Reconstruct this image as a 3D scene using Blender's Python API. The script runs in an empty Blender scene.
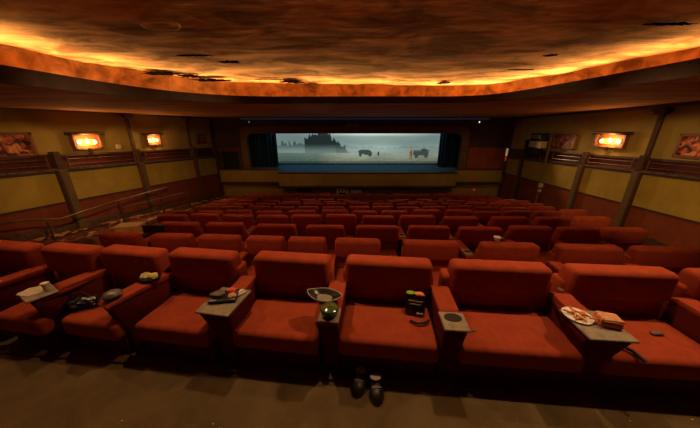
import bpy, bmesh, math, random
from mathutils import Vector, Matrix
random.seed(7)
S = bpy.context.scene
C = S.collection
PI = math.pi
# ------------------------------------------------------------------ camera, world, exposure
cam = bpy.data.cameras.new('camera'); co = bpy.data.objects.new('camera', cam); C.objects.link(co)
co.location = (0, 0, 2.4)
PITCH = math.atan(84/250)
co.rotation_euler = (PI/2-PITCH, 0, 0)
cam.sensor_width = 36; cam.lens = 36*250/700; cam.clip_start = .02; cam.clip_end = 200
S.camera = co
w = bpy.data.worlds.new('world'); S.world = w; w.use_nodes = True
w.node_tree.nodes['Background'].inputs[0].default_value = (1, .45, .18, 1)
w.node_tree.nodes['Background'].inputs[1].default_value = .012
S.view_settings.view_transform = 'Standard'; S.view_settings.look = 'None'
S.view_settings.exposure = 0; S.view_settings.gamma = 1; S.view_settings.use_curve_mapping = False

KEY = 165          # house downlights above the lounge row
HALL = 18
WASH = 850
RIM = 750
APR = 120
COVE = 18          # cove strip, per metre
WARM = (1, .60, .31)
COVECOL = (1, .48, .15)
def lamp(name, kind, loc, energy, color, size=.1, rot=(0, 0, 0), **kw):
    l = bpy.data.lights.new(name, kind); l.energy = energy; l.color = color
    if kind == 'AREA': l.size = size
    else: l.shadow_soft_size = size
    for k, v in kw.items(): setattr(l, k, v)
    o = bpy.data.objects.new(name, l); o.location = loc; o.rotation_euler = rot; C.objects.link(o); return o
# recessed downlights in the tray ceiling, each pointing down
for x, e in ((-4.9, .32), (-3.3, .5), (-1.1, .85), (1.2, 1.0), (3.4, .95), (4.6, .6)):
    lamp('house_light', 'SPOT', (x, 2.80-.083*x, 3.50), KEY*e, WARM, .05, (math.radians(-13), 0, 0), spot_size=math.radians(100), spot_blend=.7)
# added fill spots without fixtures, under the tray ceiling over the middle rows
for x, y, e in ((-3.6, 5.6, 1.2), (-2.1, 5.0, .5), (-1.3, 6.7, 1.2), (2.35, 6.9, 1.2), (3.2, 4.6, .5)):
    lamp('hall_fill', 'SPOT', (x, y, 3.38), HALL*e, WARM, .06, (math.radians(-8), 0, 0), spot_size=math.radians(110), spot_blend=.6)
# rim spots added along the screen wall, two beside its small lamps
for x in (-6.9, -1.5, 3.5, 8.85):
    lamp('rim_fill', 'SPOT', (x, 17.7, 2.85), RIM, WARM, .08, (math.radians(-72), 0, 0), spot_size=math.radians(42), spot_blend=.5)
for x in (-6, -1.5, 3.5, 8):  # added fill spots, no fixtures, to brighten the apron
    lamp('apron_fill', 'SPOT', (x, 13.5, 3.05), APR, (1, .6, .25), .08, (math.radians(47), 0, 0), spot_size=math.radians(75), spot_blend=.9)
# added unseen fill spots over the first seats, aimed at the side walls
from mathutils import Quaternion
for p, q, e in (((-2.2, 2.6, 3.25), (-9.6, 9.5, .5), 1.2), ((2.4, 2.6, 3.25), (10.2, 8.2, .2), 1.4), ((-1.6, 3.4, 3.25), (-9.6, 15, .2), .6), ((2.2, 3.3, 3.25), (10.8, 14.5, .1), .5)):
    d = Vector(q)-Vector(p)
    lamp('wall_fill', 'SPOT', p, WASH*e, (1, .60, .24), .08, d.to_track_quat('-Z', 'Y').to_euler(), spot_size=math.radians(42), spot_blend=.9)

# ------------------------------------------------------------------ materials
MATS = {}
def mat(name, col, rough=.8, spec=.3, metal=0, noise=None, col2=None, bump=0, bscale=80, stretch=(1, 1, 1), emit=0, sheen=0, detail=6, lo=.35, hi=.65):
    if name in MATS: return MATS[name]
    m = bpy.data.materials.new(name); m.use_nodes = True; nt = m.node_tree; b = nt.nodes['Principled BSDF']
    b.inputs['Base Color'].default_value = (*col, 1); b.inputs['Roughness'].default_value = rough
    b.inputs['Specular IOR Level'].default_value = spec; b.inputs['Metallic'].default_value = metal
    if sheen:
        b.inputs['Sheen Weight'].default_value = sheen; b.inputs['Sheen Tint'].default_value = (*[min(1, c*2.5) for c in col], 1)
    if emit:
        b.inputs['Emission Color'].default_value = (*col, 1); b.inputs['Emission Strength'].default_value = emit
    tc = nt.nodes.new('ShaderNodeTexCoord'); mp = nt.nodes.new('ShaderNodeMapping'); mp.inputs['Scale'].default_value = stretch
    nt.links.new(tc.outputs['Object'], mp.inputs[0])
    if noise:
        n = nt.nodes.new('ShaderNodeTexNoise'); n.inputs['Scale'].default_value = noise; n.inputs['Detail'].default_value = detail; n.inputs['Roughness'].default_value = .62; n.inputs['Distortion'].default_value = .6
        nt.links.new(mp.outputs[0], n.inputs['Vector'])
        r = nt.nodes.new('ShaderNodeValToRGB'); r.color_ramp.elements[0].position = lo; r.color_ramp.elements[1].position = hi
        r.color_ramp.elements[0].color = (*col, 1); r.color_ramp.elements[1].color = (*(col2 or col), 1)
        nt.links.new(n.outputs['Fac'], r.inputs[0]); nt.links.new(r.outputs[0], b.inputs['Base Color'])
    if bump:
        n2 = nt.nodes.new('ShaderNodeTexNoise'); n2.inputs['Scale'].default_value = bscale; n2.inputs['Detail'].default_value = 5
        nt.links.new(mp.outputs[0], n2.inputs['Vector'])
        bp = nt.nodes.new('ShaderNodeBump'); bp.inputs['Strength'].default_value = bump; bp.inputs['Distance'].default_value = .02
        nt.links.new(n2.outputs['Fac'], bp.inputs['Height']); nt.links.new(bp.outputs[0], b.inputs['Normal'])
    MATS[name] = m; return m
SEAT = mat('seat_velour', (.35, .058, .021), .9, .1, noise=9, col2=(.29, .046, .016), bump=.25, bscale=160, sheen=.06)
SEATD = mat('seat_velour_shaded', (.13, .014, .008), .9, .1, noise=9, col2=(.10, .010, .006), bump=.2, bscale=120)  # darker seat red: shade on arm fronts and bases put into the colour
BASE = mat('dark_base', (.015, .01, .01), .8, .2)
CEIL = mat('aged_plaster', (.24, .13, .052), .9, .1, noise=1.3, col2=(.85, .56, .28), bump=.9, bscale=4, stretch=(.8, 1.7, 1), detail=13, lo=.40, hi=.63)
SOFF = mat('varnished_soffit', (.32, .13, .042), .85, .12, noise=1.3, col2=(.70, .34, .13), bump=.3, bscale=4, stretch=(.35, 2.4, 1), detail=8)
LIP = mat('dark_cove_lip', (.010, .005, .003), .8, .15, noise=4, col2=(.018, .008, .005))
COVEW = mat('cove_plaster', (.10, .042, .014), .9, .1, noise=3, col2=(.34, .17, .06), bump=1.0, bscale=7, detail=9)
OLIVE = mat('olive_upper_wall', (.40, .28, .07), .85, .15, noise=1.1, col2=(.32, .22, .055), bump=.15, bscale=30)
YELL = mat('yellow_panel', (.46, .31, .045), .8, .2, noise=1.4, col2=(.36, .24, .04), bump=.15, bscale=25)
REDP = mat('red_brown_panel', (.25, .055, .018), .8, .2, noise=1.6, col2=(.18, .04, .014), bump=.15, bscale=25)
REDB = mat('red_band', (.12, .02, .01), .7, .3, noise=3, col2=(.08, .014, .008))
WOOD = mat('dark_wood', (.055, .022, .010), .55, .4, noise=3, col2=(.09, .035, .014), stretch=(1, 1, 6))
POSTF = mat('olive_post_paint', (.17, .11, .032), .7, .3, noise=3, col2=(.12, .075, .022))
RAILM = mat('worn_rail', (.20, .13, .08), .4, .5, noise=8, col2=(.08, .035, .02), metal=.3)
CARP = mat('brown_carpet', (.10, .066, .026), .95, .1, noise=2.2, col2=(.15, .10, .042), bump=.35, bscale=140, detail=9)
CARPR = mat('red_brown_carpet', (.10, .03, .012), .95, .1, noise=3.5, col2=(.30, .12, .04), bump=.4, bscale=30, detail=9, lo=.45, hi=.7)
BLACK = mat('black', (.008, .008, .008), .6, .3)
BLACKG = mat('black_gloss', (.01, .01, .011), .25, .6)
TRAY = mat('grey_laminate_tray', (.30, .24, .15), .5, .4, noise=14, col2=(.17, .14, .08), detail=8)
EDGE = mat('tray_edge', (.36, .30, .20), .4, .4)
STEEL = mat('steel', (.45, .42, .36), .3, .5, metal=.9)
WHITE = mat('white_paper', (.75, .70, .60), .7, .3)
CURT = mat('blue_curtain', (.010, .028, .045), .9, .1, sheen=.2)
STAGE = mat('blue_stage_carpet', (.05, .12, .17), .8, .2, noise=5, col2=(.03, .08, .12))
BRNW = mat('dark_brown_wall', (.07, .035, .016), .8, .2, noise=1, col2=(.05, .024, .012))
FWOLV = mat('apron_olive', (.32, .21, .05), .8, .2, noise=1.5, col2=(.25, .16, .04))

# ------------------------------------------------------------------ mesh helpers
def build(name, bm, m, parent=None, smooth=True, loc=None, mats=None):
    me = bpy.data.meshes.new(name); bm.normal_update(); bm.to_mesh(me); bm.free()
    for mm in (mats or [m]): me.materials.append(mm)
    if smooth:
        for p in me.polygons: p.use_smooth = True
        try: me.set_sharp_from_angle(angle=math.radians(38))
        except Exception: pass
    o = bpy.data.objects.new(name, me); C.objects.link(o)
    if parent: o.parent = parent
    if loc: o.location = loc
    return o
def box(bm, cx, cy, cz, sx, sy, sz, bev=0, seg=2, rot=None, taper=None, mi=0):
    g = bmesh.ops.create_cube(bm, size=1); vs = g['verts']
    for v in vs:
        v.co.x *= sx; v.co.y *= sy; v.co.z *= sz
        if taper:   # taper=(fx,fy) scale at the top
            if v.co.z > 0: v.co.x *= taper[0]; v.co.y *= taper[1]
    if rot: bmesh.ops.rotate(bm, verts=vs, cent=(0, 0, 0), matrix=Matrix.Rotation(rot[0], 3, rot[1]))
    bmesh.ops.translate(bm, verts=vs, vec=(cx, cy, cz))
    for f in {f for v in vs for f in v.link_faces}: f.material_index = mi
    if bev:
        es = list({e for v in vs for e in v.link_edges})
        bmesh.ops.bevel(bm, geom=es, offset=bev, segments=seg, profile=.5, affect='EDGES', clamp_overlap=True)
def prism(bm, prof, x0, x1, bev=0, seg=2, axis='x'):
    """profile in (y,z) extruded along x"""
    def P(x, a, b): return (x, a, b) if axis == 'x' else ((a, x, b) if axis == 'y' else (a, b, x))
    a = [bm.verts.new(P(x0, *p)) for p in prof]; b = [bm.verts.new(P(x1, *p)) for p in prof]
    n = len(prof); fs = [bm.faces.new(a), bm.faces.new(list(reversed(b)))]
    for i in range(n): fs.append(bm.faces.new((a[(i+1) % n], a[i], b[i], b[(i+1) % n])))
    bmesh.ops.recalc_face_normals(bm, faces=fs)
    if bev:
        es = list({e for f in fs for e in f.edges})
        bmesh.ops.bevel(bm, geom=es, offset=bev, segments=seg, profile=.5, affect='EDGES', clamp_overlap=True)
def lathe(bm, prof, cx=0, cy=0, cz=0, n=20, sx=1, sy=1):
    rings = []
    for r, z in prof:
        rings.append([bm.verts.new((cx+r*sx*math.cos(2*PI*i/n), cy+r*sy*math.sin(2*PI*i/n), cz+z)) for i in range(n)])
    fs = []
    for a, b in zip(rings, rings[1:]):
        for i in range(n): fs.append(bm.faces.new((a[i], a[(i+1) % n], b[(i+1) % n], b[i])))
    fs.append(bm.faces.new(list(reversed(rings[0])))); fs.append(bm.faces.new(rings[-1]))
    bmesh.ops.recalc_face_normals(bm, faces=fs)
def tube(bm, pts, r, n=8):
    pts = [Vector(p) for p in pts]; rings = []
    for i, p in enumerate(pts):
        d = (pts[min(i+1, len(pts)-1)]-pts[max(i-1, 0)]).normalized()
        u = d.cross(Vector((0, 0, 1)))
        if u.length < .05: u = d.cross(Vector((1, 0, 0)))
        u.normalize(); v = d.cross(u).normalized()
        rings.append([bm.verts.new(p+u*r*math.cos(2*PI*k/n)+v*r*math.sin(2*PI*k/n)) for k in range(n)])
    fs = []
    for a, b in zip(rings, rings[1:]):
        for i in range(n): fs.append(bm.faces.new((a[i], a[(i+1) % n], b[(i+1) % n], b[i])))
    fs.append(bm.faces.new(list(reversed(rings[0])))); fs.append(bm.faces.new(rings[-1]))
    bmesh.ops.recalc_face_normals(bm, faces=fs)
def lump(bm, cx, cy, cz, sx, sy, sz, jit=.1, sub=2):
    g = bmesh.ops.create_icosphere(bm, subdivisions=sub, radius=1)
    for v in g['verts']:
        k = 1+random.uniform(-jit, jit); v.co = Vector((cx+v.co.x*sx*k, cy+v.co.y*sy*k, cz+v.co.z*sz*k))
def quad(bm, pts, mi=0):
    f = bm.faces.new([bm.verts.new(p) for p in pts]); f.material_index = mi; return f
B = bmesh.new
def struct(name, bm, m, smooth=False, mats=None):
    o = build(name, bm, m, None, smooth, mats=mats); o['kind'] = 'structure'; return o
def tag(o, label, cat, group=None):
    o['label'] = label; o['category'] = cat
    if group: o['group'] = group
    return o
def empty(name, loc, rz, label, cat, group=None, rx=0, ry=0):
    o = bpy.data.objects.new(name, None); o.empty_display_size = .1; o.location = loc; o.rotation_euler = (rx, ry, rz); C.objects.link(o)
    return tag(o, label, cat, group)
def copy_tree(o, parent=None):
    c = o.copy(); C.objects.link(c); c.parent = parent
    for ch in o.children: copy_tree(ch, c)
    return c

# ------------------------------------------------------------------ floor
YB = 18.3
ROWS = [2.62, 4.0, 5.15, 6.2, 7.3] + [8.5+1.13*i for i in range(8)]
def rowz(i):
    return 0 if i == 0 else -.12-.19*(ROWS[i]-2.8)-(.10 if i == 1 else .06 if i == 2 else 0)
fl = B()
# flat rear cross aisle with the lounge row, then one tread per row, all solid steps
def treads():
    out = [(-4, 3.12, 0.0)]
    for i in range(1, len(ROWS)):
        y0 = out[-1][1]; y1 = ROWS[i]+.24 if i < len(ROWS)-1 else YB
        out.append((y0, y1, rowz(i)))
    return out
TR = treads()
for k, (y0, y1, z) in enumerate(TR): box(fl, .8, (y0+y1)/2, z-.5, 23, y1-y0, 1.0, mi=1 if k else 0)
STEPC = mat('dark_step_carpet', (.05, .022, .012), .95, .1, noise=3, col2=(.09, .04, .02), bump=.3, bscale=60)
struct('floor', fl, CARP, mats=[CARP, STEPC])
# side aisles: carpeted ramps beside the steps
rl = B()
prism(rl, [(3.13, -.15), (6.23, -.585), (YB, -2.31), (YB, -3.5), (3.13, -3.5)], -9.6, -7.75)
struct('floor_aisle_left', rl, CARPR)
# raised lip along the lounge row's footing, worn edging strip
st = B(); box(st, .3, 1.86, .012, 14, .10, .03, .005, 1, rot=(-.085, 'Z'))
struct('trim_1', st, WOOD)

# ------------------------------------------------------------------ side walls
def XR(y): return 10+.1126*(y-7.2)
def XL(y): return -9.6
class Wall:
    def __init__(s, X, sgn, rail, ledge, junc, base): s.X, s.sgn = X, sgn; s.rail, s.ledge, s.junc, s.base = rail, ledge, junc, base
    def p(s, y, z, out=0): return (s.X(y)-s.sgn*out, y, z)
WLft = Wall(XL, -1, lambda y: 1.67-.042*(y-7), lambda y: 1.23-.0515*(y-6.84), lambda y: .22-.069*(y-6.5), lambda y: -.57-.143*(y-6.23))
WRgt = Wall(XR, 1, lambda y: 1.51-.034*(y-7.24), lambda y: 1.10-.045*(y-7.09), lambda y: -.08-.040*(y-6.66), lambda y: -1.16-.105*(y-7.2))
def side_wall(W, name):
    bm = B(); ys = [-4, 0, 3, 6, 9, 12, 15, YB+.3]
    for a, b in zip(ys, ys[1:]):
        bands = [(3.9, W.rail, 0, 0), (W.rail, W.ledge, 1, 0), (W.ledge, W.junc, 2, .12), (W.junc, -4, 3, .12)]
        for top, bot, mi, o in bands:
            t = (lambda y, q=top: q(y) if callable(q) else q); bt = (lambda y, q=bot: q(y) if callable(q) else q)
            quad(bm, [W.p(a, bt(a), o), W.p(b, bt(b), o), W.p(b, t(b), o), W.p(a, t(a), o)], mi)
        # back face for thickness
        quad(bm, [W.p(a, -4, -.25), W.p(a, 3.9, -.25), W.p(b, 3.9, -.25), W.p(b, -4, -.25)], 0)
        quad(bm, [W.p(a, 3.9, 0), W.p(b, 3.9, 0), W.p(b, 3.9, -.25), W.p(a, 3.9, -.25)], 0)
        quad(bm, [W.p(a, W.ledge(a), 0), W.p(b, W.ledge(b), 0), W.p(b, W.ledge(b), .12), W.p(a, W.ledge(a), .12)], 1)
    struct(name, bm, None, mats=[OLIVE, REDB, YELL, REDP])
side_wall(WLft, 'wall_left'); side_wall(WRgt, 'wall_right')
def strip(W, fz, h, o0, o1, m, y0=-3.9, y1=YB-.05):
    """moulding running along a wall"""
    bm = B(); n = 8; P = []
    for i in range(n+1):
        y = y0+(y1-y0)*i/n; z = fz(y)
        P.append([bm.verts.new(W.p(y, z-h/2, o0)), bm.verts.new(W.p(y, z-h/2, o1)), bm.verts.new(W.p(y, z+h/2, o1)), bm.verts.new(W.p(y, z+h/2, o0))])
    for a, b in zip(P, P[1:]):
        for k in range(4): bm.faces.new((a[k], a[(k+1) % 4], b[(k+1) % 4], b[k]))
    bm.faces.new(P[0]); bm.faces.new(list(reversed(P[-1])))
    bmesh.ops.recalc_face_normals(bm, faces=bm.faces[:])
    return bm
tn = [1]
def trim(bm, m, smooth=False):
    tn[0] += 1; return struct('trim_%d' % tn[0], bm, m, smooth)
for W in (WLft, WRgt):
    trim(strip(W, W.rail, .07, 0, .09, WOOD), WOOD)                                # rail cap
    trim(strip(W, lambda y, W=W: W.ledge(y)+.02, .07, .0, .20, RAILM), RAILM)      # ledge
    trim(strip(W, lambda y, W=W: W.ledge(y)-.06, .05, .12, .16, WOOD), WOOD)
    trim(strip(W, W.junc, .05, .12, .16, WOOD), WOOD)
    bl = strip(W, lambda y, W=W: W.base(y)+.10, .20, .12, .20, WOOD, y0=3.2)
    o = trim(bl, RAILM); o.name = 'baseboard_left' if W.sgn < 0 else 'baseboard_right'
    trim(strip(W, lambda y: 3.14, .10, 0, .10, WOOD), WOOD)                        # cornice
# pilasters with capitals
def pilaster(W, y, upper=True, wd=.30):
    wd *= .72
    bm = B()
    zb, zl, zr = W.base(y)-.2, W.ledge(y), W.rail(y)
    if y < 3: zb = -.1
    x = W.X(y)
    box(bm, x-W.sgn*.18, y, (zb+zl)/2, .16, wd, zl-zb, .012, 1)
    o = trim(bm, POSTF); bm = B()
    box(bm, x-W.sgn*.185, y-wd/2-.02, (zb+zl)/2, .17, .06, zl-zb, .01, 1)
    trim(bm, WOOD); bm = B()
    box(bm, x-W.sgn*.12, y, (zl+zr)/2+.04, .18, wd*.8, zr-zl+.16, .01, 1)
    trim(bm, WOOD)
    if upper:
        bm = B()
        box(bm, x-W.sgn*.05, y, (zr+3.1)/2, .10, .14, 3.1-zr, .01, 1)
        box(bm, x-W.sgn*.10, y, 2.93, .20, .34, .10, .02, 2); box(bm, x-W.sgn*.13, y, 3.02, .26, .46, .09, .02, 2)
        trim(bm, WOOD)
for y in (4.9, 8.2, 11.4, 15.5): pilaster(WLft, y, y > 9, wd=.34 if y < 15 else .26)
pilaster(WLft, 18.05, wd=.3)
for y in (5.4, 8.7, 11.2, 16.0): pilaster(WRgt, y, 8 < y < 9, wd=.30)
pilaster(WRgt, 18.05, wd=.3)
# ------------------------------------------------------------------ rails in the wall band
def band_rail(W, y0, y1, label, name='wall_rail'):
    t = empty(name, W.p((y0+y1)/2, W.ledge((y0+y1)/2), .1), 0, label, 'rail', 'rails in the side wall bands')
    ox, oy, oz = t.location
    for k, fr in enumerate((.35, .72)):
        bm = B(); f = lambda y: W.ledge(y)+(W.rail(y)-W.ledge(y))*fr
        pts = [Vector(W.p(y, f(y), .13))-t.location for y in (y0, (y0+y1)/2, y1)]
        tube(bm, pts, .016); build('rail_bar', bm, RAILM, t)
    for y in (y0+.02, y1-.02):
        bm = B(); tube(bm, [Vector(W.p(y, W.ledge(y)+.03, .13))-t.location, Vector(W.p(y, W.rail(y)-.03, .13))-t.location], .02); build('rail_post', bm, RAILM, t)
for a, b, l in ((5.2, 7.95, 'double metal rail in the left wall band, nearest to the camera'), (8.5, 11.25, 'double metal rail in the left wall band, between first two pilasters'), (11.8, 15.25, 'double metal rail in the left wall band, below the smaller lit sconce'), (15.8, 17.8, 'double metal rail in the left wall band, farthest from the camera')):
    band_rail(WLft, a, b, l)
for a, b, l in ((5.7, 8.5, 'double metal rail in the right wall band, nearest to the camera'), (9.0, 11.0, 'double metal rail in the right wall band, below the lit sconce'), (11.45, 13.3, 'double metal rail in the right wall band, below the dark framed print'), (14.3, 15.8, 'double metal rail in the right wall band, beyond the pipe')):
    band_rail(WRgt, a, b, l)

# ------------------------------------------------------------------ rear wall and screen-end wall
bm = B(); box(bm, .5, -4.1, 1, 24, .2, 6.5); struct('wall_rear', bm, OLIVE)
bm = B()
xl, xr, zt = -7.3, 7.95, 2.27
def blk(bm, x0, x1, z0, z1, y0=YB, y1=YB+.35, mi=0): box(bm, (x0+x1)/2, (y0+y1)/2, (z0+z1)/2, x1-x0, y1-y0, z1-z0, mi=mi)
blk(bm, -9.9, xl, .95, 3.9); blk(bm, -8.0, xl, -.6, .95); blk(bm, -9.9, -9.15, -.6, .95)
blk(bm, xr, 12, -.6, 3.9); blk(bm, xl, xr, zt, 3.9)
blk(bm, -9.9, 12, -3.6, -.6, mi=1)
blk(bm, -9.15, -8.0, -.6, .95, YB+.3, YB+.35, 2)
struct('wall_front', bm, None, mats=[BRNW, FWOLV, BLACK])
bm = B(); blk(bm, 8.45, 11.1, -.3, 1.22, YB-.03, YB); trim(bm, REDP)
bm = B(); blk(bm, -9.5, -7.6, .95, 1.2, YB-.04, YB); trim(bm, REDB)
# rounded proscenium frame
def pros(off):
    a = xl-off; b = xr+off; t = zt+off; r = .45; P = [(a, -.5)]
    for k in range(7):
        an = PI-k/6*PI/2; P.append((a+r+r*math.cos(an), t-r+r*math.sin(an)))
    for k in range(7):
        an = PI/2-k/6*PI/2; P.append((b-r+r*math.cos(an), t-r+r*math.sin(an)))
    P.append((b, -.5)); return P
bm = B(); A, Bq = pros(-.1), pros(.35)
for (p, q, r_, s_) in zip(A, A[1:], Bq, Bq[1:]):
    V = [bm.verts.new((p[0], y, p[1])) for y in (YB-.12, YB+.2)]+[bm.verts.new((q[0], y, q[1])) for y in (YB-.12, YB+.2)]+[bm.verts.new((r_[0], y, r_[1])) for y in (YB-.12, YB)]+[bm.verts.new((s_[0], y, s_[1])) for y in (YB-.12, YB)]
    bm.faces.new((V[0], V[2], V[6], V[4])); bm.faces.new((V[0], V[1], V[3], V[2])); bm.faces.new((V[4], V[6], V[7], V[5]))
bmesh.ops.recalc_face_normals(bm, faces=bm.faces[:]); trim(bm, mat('proscenium_paint', (.13, .065, .025), .7, .3, noise=2, col2=(.09, .04, .018)))
# stage box
bm = B(); box(bm, .3, 20.4, 1.1, 17, .15, 4); struct('wall_stage', bm, BLACK)
for i, x in enumerate((-8.2, 8.8)):
    bm = B(); box(bm, x, 19.5, 1.1, .15, 1.9, 4); o = struct('wall_stage_left' if i == 0 else 'wall_stage_right', bm, BLACK)
bm = B(); box(bm, .3, 19.5, 2.75, 17, 1.9, .1); struct('ceiling_stage', bm, BLACK)
bm = B(); prism(bm, [(18.1, -.5), (19.45, -.13), (20.3, -.13), (20.3, -.7), (18.1, -.7)], -8.2, 8.8); struct('floor_stage', bm, STAGE)
# apron: centre box and the two lower parapets
ap = B(); blk(ap, -5.1, 7.6, -1.42, -.53, 17.75, YB); trim(ap, FWOLV)
ap = B(); blk(ap, -5.15, 7.65, -.53, -.46, 17.7, YB+.1); trim(ap, WOOD)
ap = B(); blk(ap, -5.15, 7.65, -1.54, -1.42, 17.65, YB); trim(ap, WOOD)
for x0, x1 in ((-9.45, -5.1), (7.6, 11.0)):
    ap = B(); blk(ap, x0, x1, -1.15, -.32, 17.95, YB); trim(ap, FWOLV)
    ap = B(); blk(ap, x0, x1, -.32, -.25, 17.9, YB); trim(ap, WOOD)
    ap = B(); blk(ap, x0, x1, -1.32, -1.15, 17.9, YB); trim(ap, WOOD)
# vents and boxes at the foot of the apron
v = empty('floor_vent', (-3.4, YB-.04, -1.83), 0, 'long black vent grille in the yellow wall below the stage', 'vent')
bm = B(); box(bm, 0, 0, 0, 1.15, .06, .36, .01, 1); build('vent_frame', bm, BLACK, v, False)
bm = B()
for k in range(5): box(bm, 0, -.04, -.12+k*.06, 1.0, .02, .025)
build('grille', bm, WOOD, v, False)
e = empty('equipment_box', (-.55, YB-.25, -2.1), 0, 'pale open equipment box below the stage, left one of two', 'box')
bm = B(); box(bm, 0, 0, .24, .82, .4, .48, .02, 1); build('case', bm, mat('pale_metal', (.55, .5, .4), .5, .4), e)
bm = B()
for k in range(3): box(bm, -.24+k*.24, -.21, .30, .16, .03, .13, .005, 1)
box(bm, 0, -.21, .1, .6, .03, .14, .005, 1)
build('slots', bm, BLACK, e)
e = empty('monitor', (.45, YB-.25, -2.1), 0, 'grey faced monitor box below the stage, right one of two', 'monitor')
bm = B(); box(bm, 0, 0, .26, .98, .3, .5, .02, 1); build('case', bm, WOOD, e)
bm = B(); box(bm, 0, -.155, .27, .8, .02, .32); build('front_panel', bm, mat('grey_panel', (.22, .2, .18), .5, .4), e)

lamp('stage_fill', 'AREA', (.5, 18.75, 2.6), 60, (.35, .75, 1), 1, (math.radians(8), 0, 0)).data.shape = 'RECTANGLE'  # added blue fill hidden behind the proscenium header, no fixture
bpy.data.lights['stage_fill'].size = 12; bpy.data.lights['stage_fill'].size_y = .2
# curtains
def curtain(x0, x1, y, label, z0=-.5, z1=2.6):
    bm = B(); n = 90; prev = None; d = .05
    for i in range(n+1):
        x = x0+(x1-x0)*i/n; yy = y+.09*math.sin(i*.62)+.04*math.sin(i*.23+1)
        col = [bm.verts.new((x, yy, z0)), bm.verts.new((x, yy, z1)), bm.verts.new((x, yy+d, z1)), bm.verts.new((x, yy+d, z0))]
        if prev:
            for k in range(4): bm.faces.new((prev[k], prev[(k+1) % 4], col[(k+1) % 4], col[k]))
        else: bm.faces.new(col)
        prev = col
    bm.faces.new(list(reversed(prev))); bmesh.ops.recalc_face_normals(bm, faces=bm.faces[:])
    tag(build('stage_curtain', bm, CURT), label, 'curtain', 'stage curtains')
curtain(-7.9, -5.42, 19.0, 'dark blue pleated stage curtain left of the lit screen')
curtain(6.62, 8.5, 19.0, 'dark blue pleated stage curtain right of the lit screen')

# ------------------------------------------------------------------ projection screen with the film frame
def film(u, v):
    """colour of the projected picture at u,v in 0..1 (v up)"""
    def n(a, b): return math.sin(a*12.9898+b*78.233)*43758.5453 % 1
    def sn(x, s):
        i = math.floor(x*s); f = x*s-i; f = f*f*(3-2*f); return n(i, s)*(1-f)+n(i+1, s)*f
    hor = .36
    cl = .5*sn(u+v*.35, 7)+.3*sn(u*1.3-v*.6+4, 17)+.2*sn(u+v*2, 33)
    glow = math.exp(-((u-.60)/.24)**2)
    if v > hor:
        t = (v-hor)/(1-hor); mist = math.exp(-((v-.44)/.16)**2)
        base = Vector((.10, .15, .14))+Vector((.15, .19, .165))*mist*(.5+.7*glow)+Vector((.10, .125, .10))*t*glow+Vector((.05, .055, .05))*(cl-.5)
        base += Vector((.30, .34, .30))*max(0, (v-.90)/.10)*math.exp(-((u-.58)/.30)**2)
        ridge = hor+.10+.10*sn(u+.3, 11)+.05*sn(u, 70)+.04*sn(u, 130)
        if v < ridge and u > .36: base = base*.74
        if u < .46:                                    # ruined skyline on the left
            h = .50+.30*sn(u, 17)+.16*sn(u, 55)+.12*sn(u, 120)-max(0, u-.30)*2.6
            if u > .19: h += .16*max(0, 1-abs(u-.29)/.09)
            if u < .17: h *= .72+.1*sn(u, 90)
            if .322 < u < .332: h = 1
            h += .10*(n(math.floor(u*110), 3)-.5)+.05*(n(math.floor(u*260), 9)-.5)
            if .322 < u < .332: h = 1
            if v < h: base = base*(.05+.5*max(0, 1-(v-hor)/.30)+(.25 if u < .17 else 0))+Vector((.005, .01, .01))
    else:
        t = v/hor
        base = Vector((.20, .235, .17))*(.45+.55*t)*(.7+.6*cl*(.5+.5*glow+.2))+Vector((.04, .045, .03))*(sn(u*1.0+v*9, 90)-.5)*1.4
        k = max(0, min(1, (.36-u)/.12)); base = base*(1-.55*k)+Vector((.0, .02, .022))*k
        if v < .08: base *= .55
    def blob(cx, cy, rx, ry): return ((u-cx)/rx)**2+((v-cy)/ry)**2 < 1
    dark = False
    if blob(.53, .40, .030, .07) or blob(.555, .38, .028, .09) or blob(.575, .33, .012, .10) or blob(.515, .33, .010, .1): dark = True
    if blob(.627, .33, .006, .08): dark = True
    if (.845 < u < .94 and .28 < v < .42) or blob(.91, .45, .02, .06) or blob(.865, .27, .012, .09) or blob(.925, .27, .012, .09): dark = True
    if dark: base = Vector((.035, .045, .042))
    if blob(.830, .36, .009, .09) or blob(.825, .22, .0035, .10) or blob(.836, .22, .0035, .10): base = Vector((.13, .065, .02))
    if blob(.829, .50, .006, .045): base = Vector((.20, .13, .07))
    if .842 < u < .95 and .43 < v < .455: base = Vector((.03, .04, .035))
    return base
SX0, SX1, SZ0, SZ1, SY = -5.52, 6.74, -.05, 2.15, 19.6
scr = empty('projection_screen', ((SX0+SX1)/2, SY, SZ0), 0, 'wide lit cinema screen showing misty battlefield with ruins and a cart', 'screen')
bm = B(); NU, NV = 420, 84; hw = (SX1-SX0)/2; hh = SZ1-SZ0
g = [[bm.verts.new((-hw+2*hw*i/NU, -.03, hh*j/NV)) for i in range(NU+1)] for j in range(NV+1)]
for j in range(NV):
    for i in range(NU): bm.faces.new((g[j][i], g[j][i+1], g[j+1][i+1], g[j+1][i]))
ms = bpy.data.materials.new('film_picture'); ms.use_nodes = True; nt = ms.node_tree; nt.nodes.clear()
oo = nt.nodes.new('ShaderNodeOutputMaterial'); em = nt.nodes.new('ShaderNodeEmission'); at = nt.nodes.new('ShaderNodeAttribute'); at.attribute_name = 'film'
em.inputs[1].default_value = 1.35; nt.links.new(at.outputs['Color'], em.inputs[0]); nt.links.new(em.outputs[0], oo.inputs[0])
pic = build('picture', bm, ms, scr, False)
ca = pic.data.color_attributes.new('film', 'FLOAT_COLOR', 'POINT')
for k, vt in enumerate(pic.data.vertices):
    c = film((vt.co.x+hw)/(2*hw), vt.co.z/hh); ca.data[k].color = (max(c.x, 0), max(c.y, 0), max(c.z, 0), 1)
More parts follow.
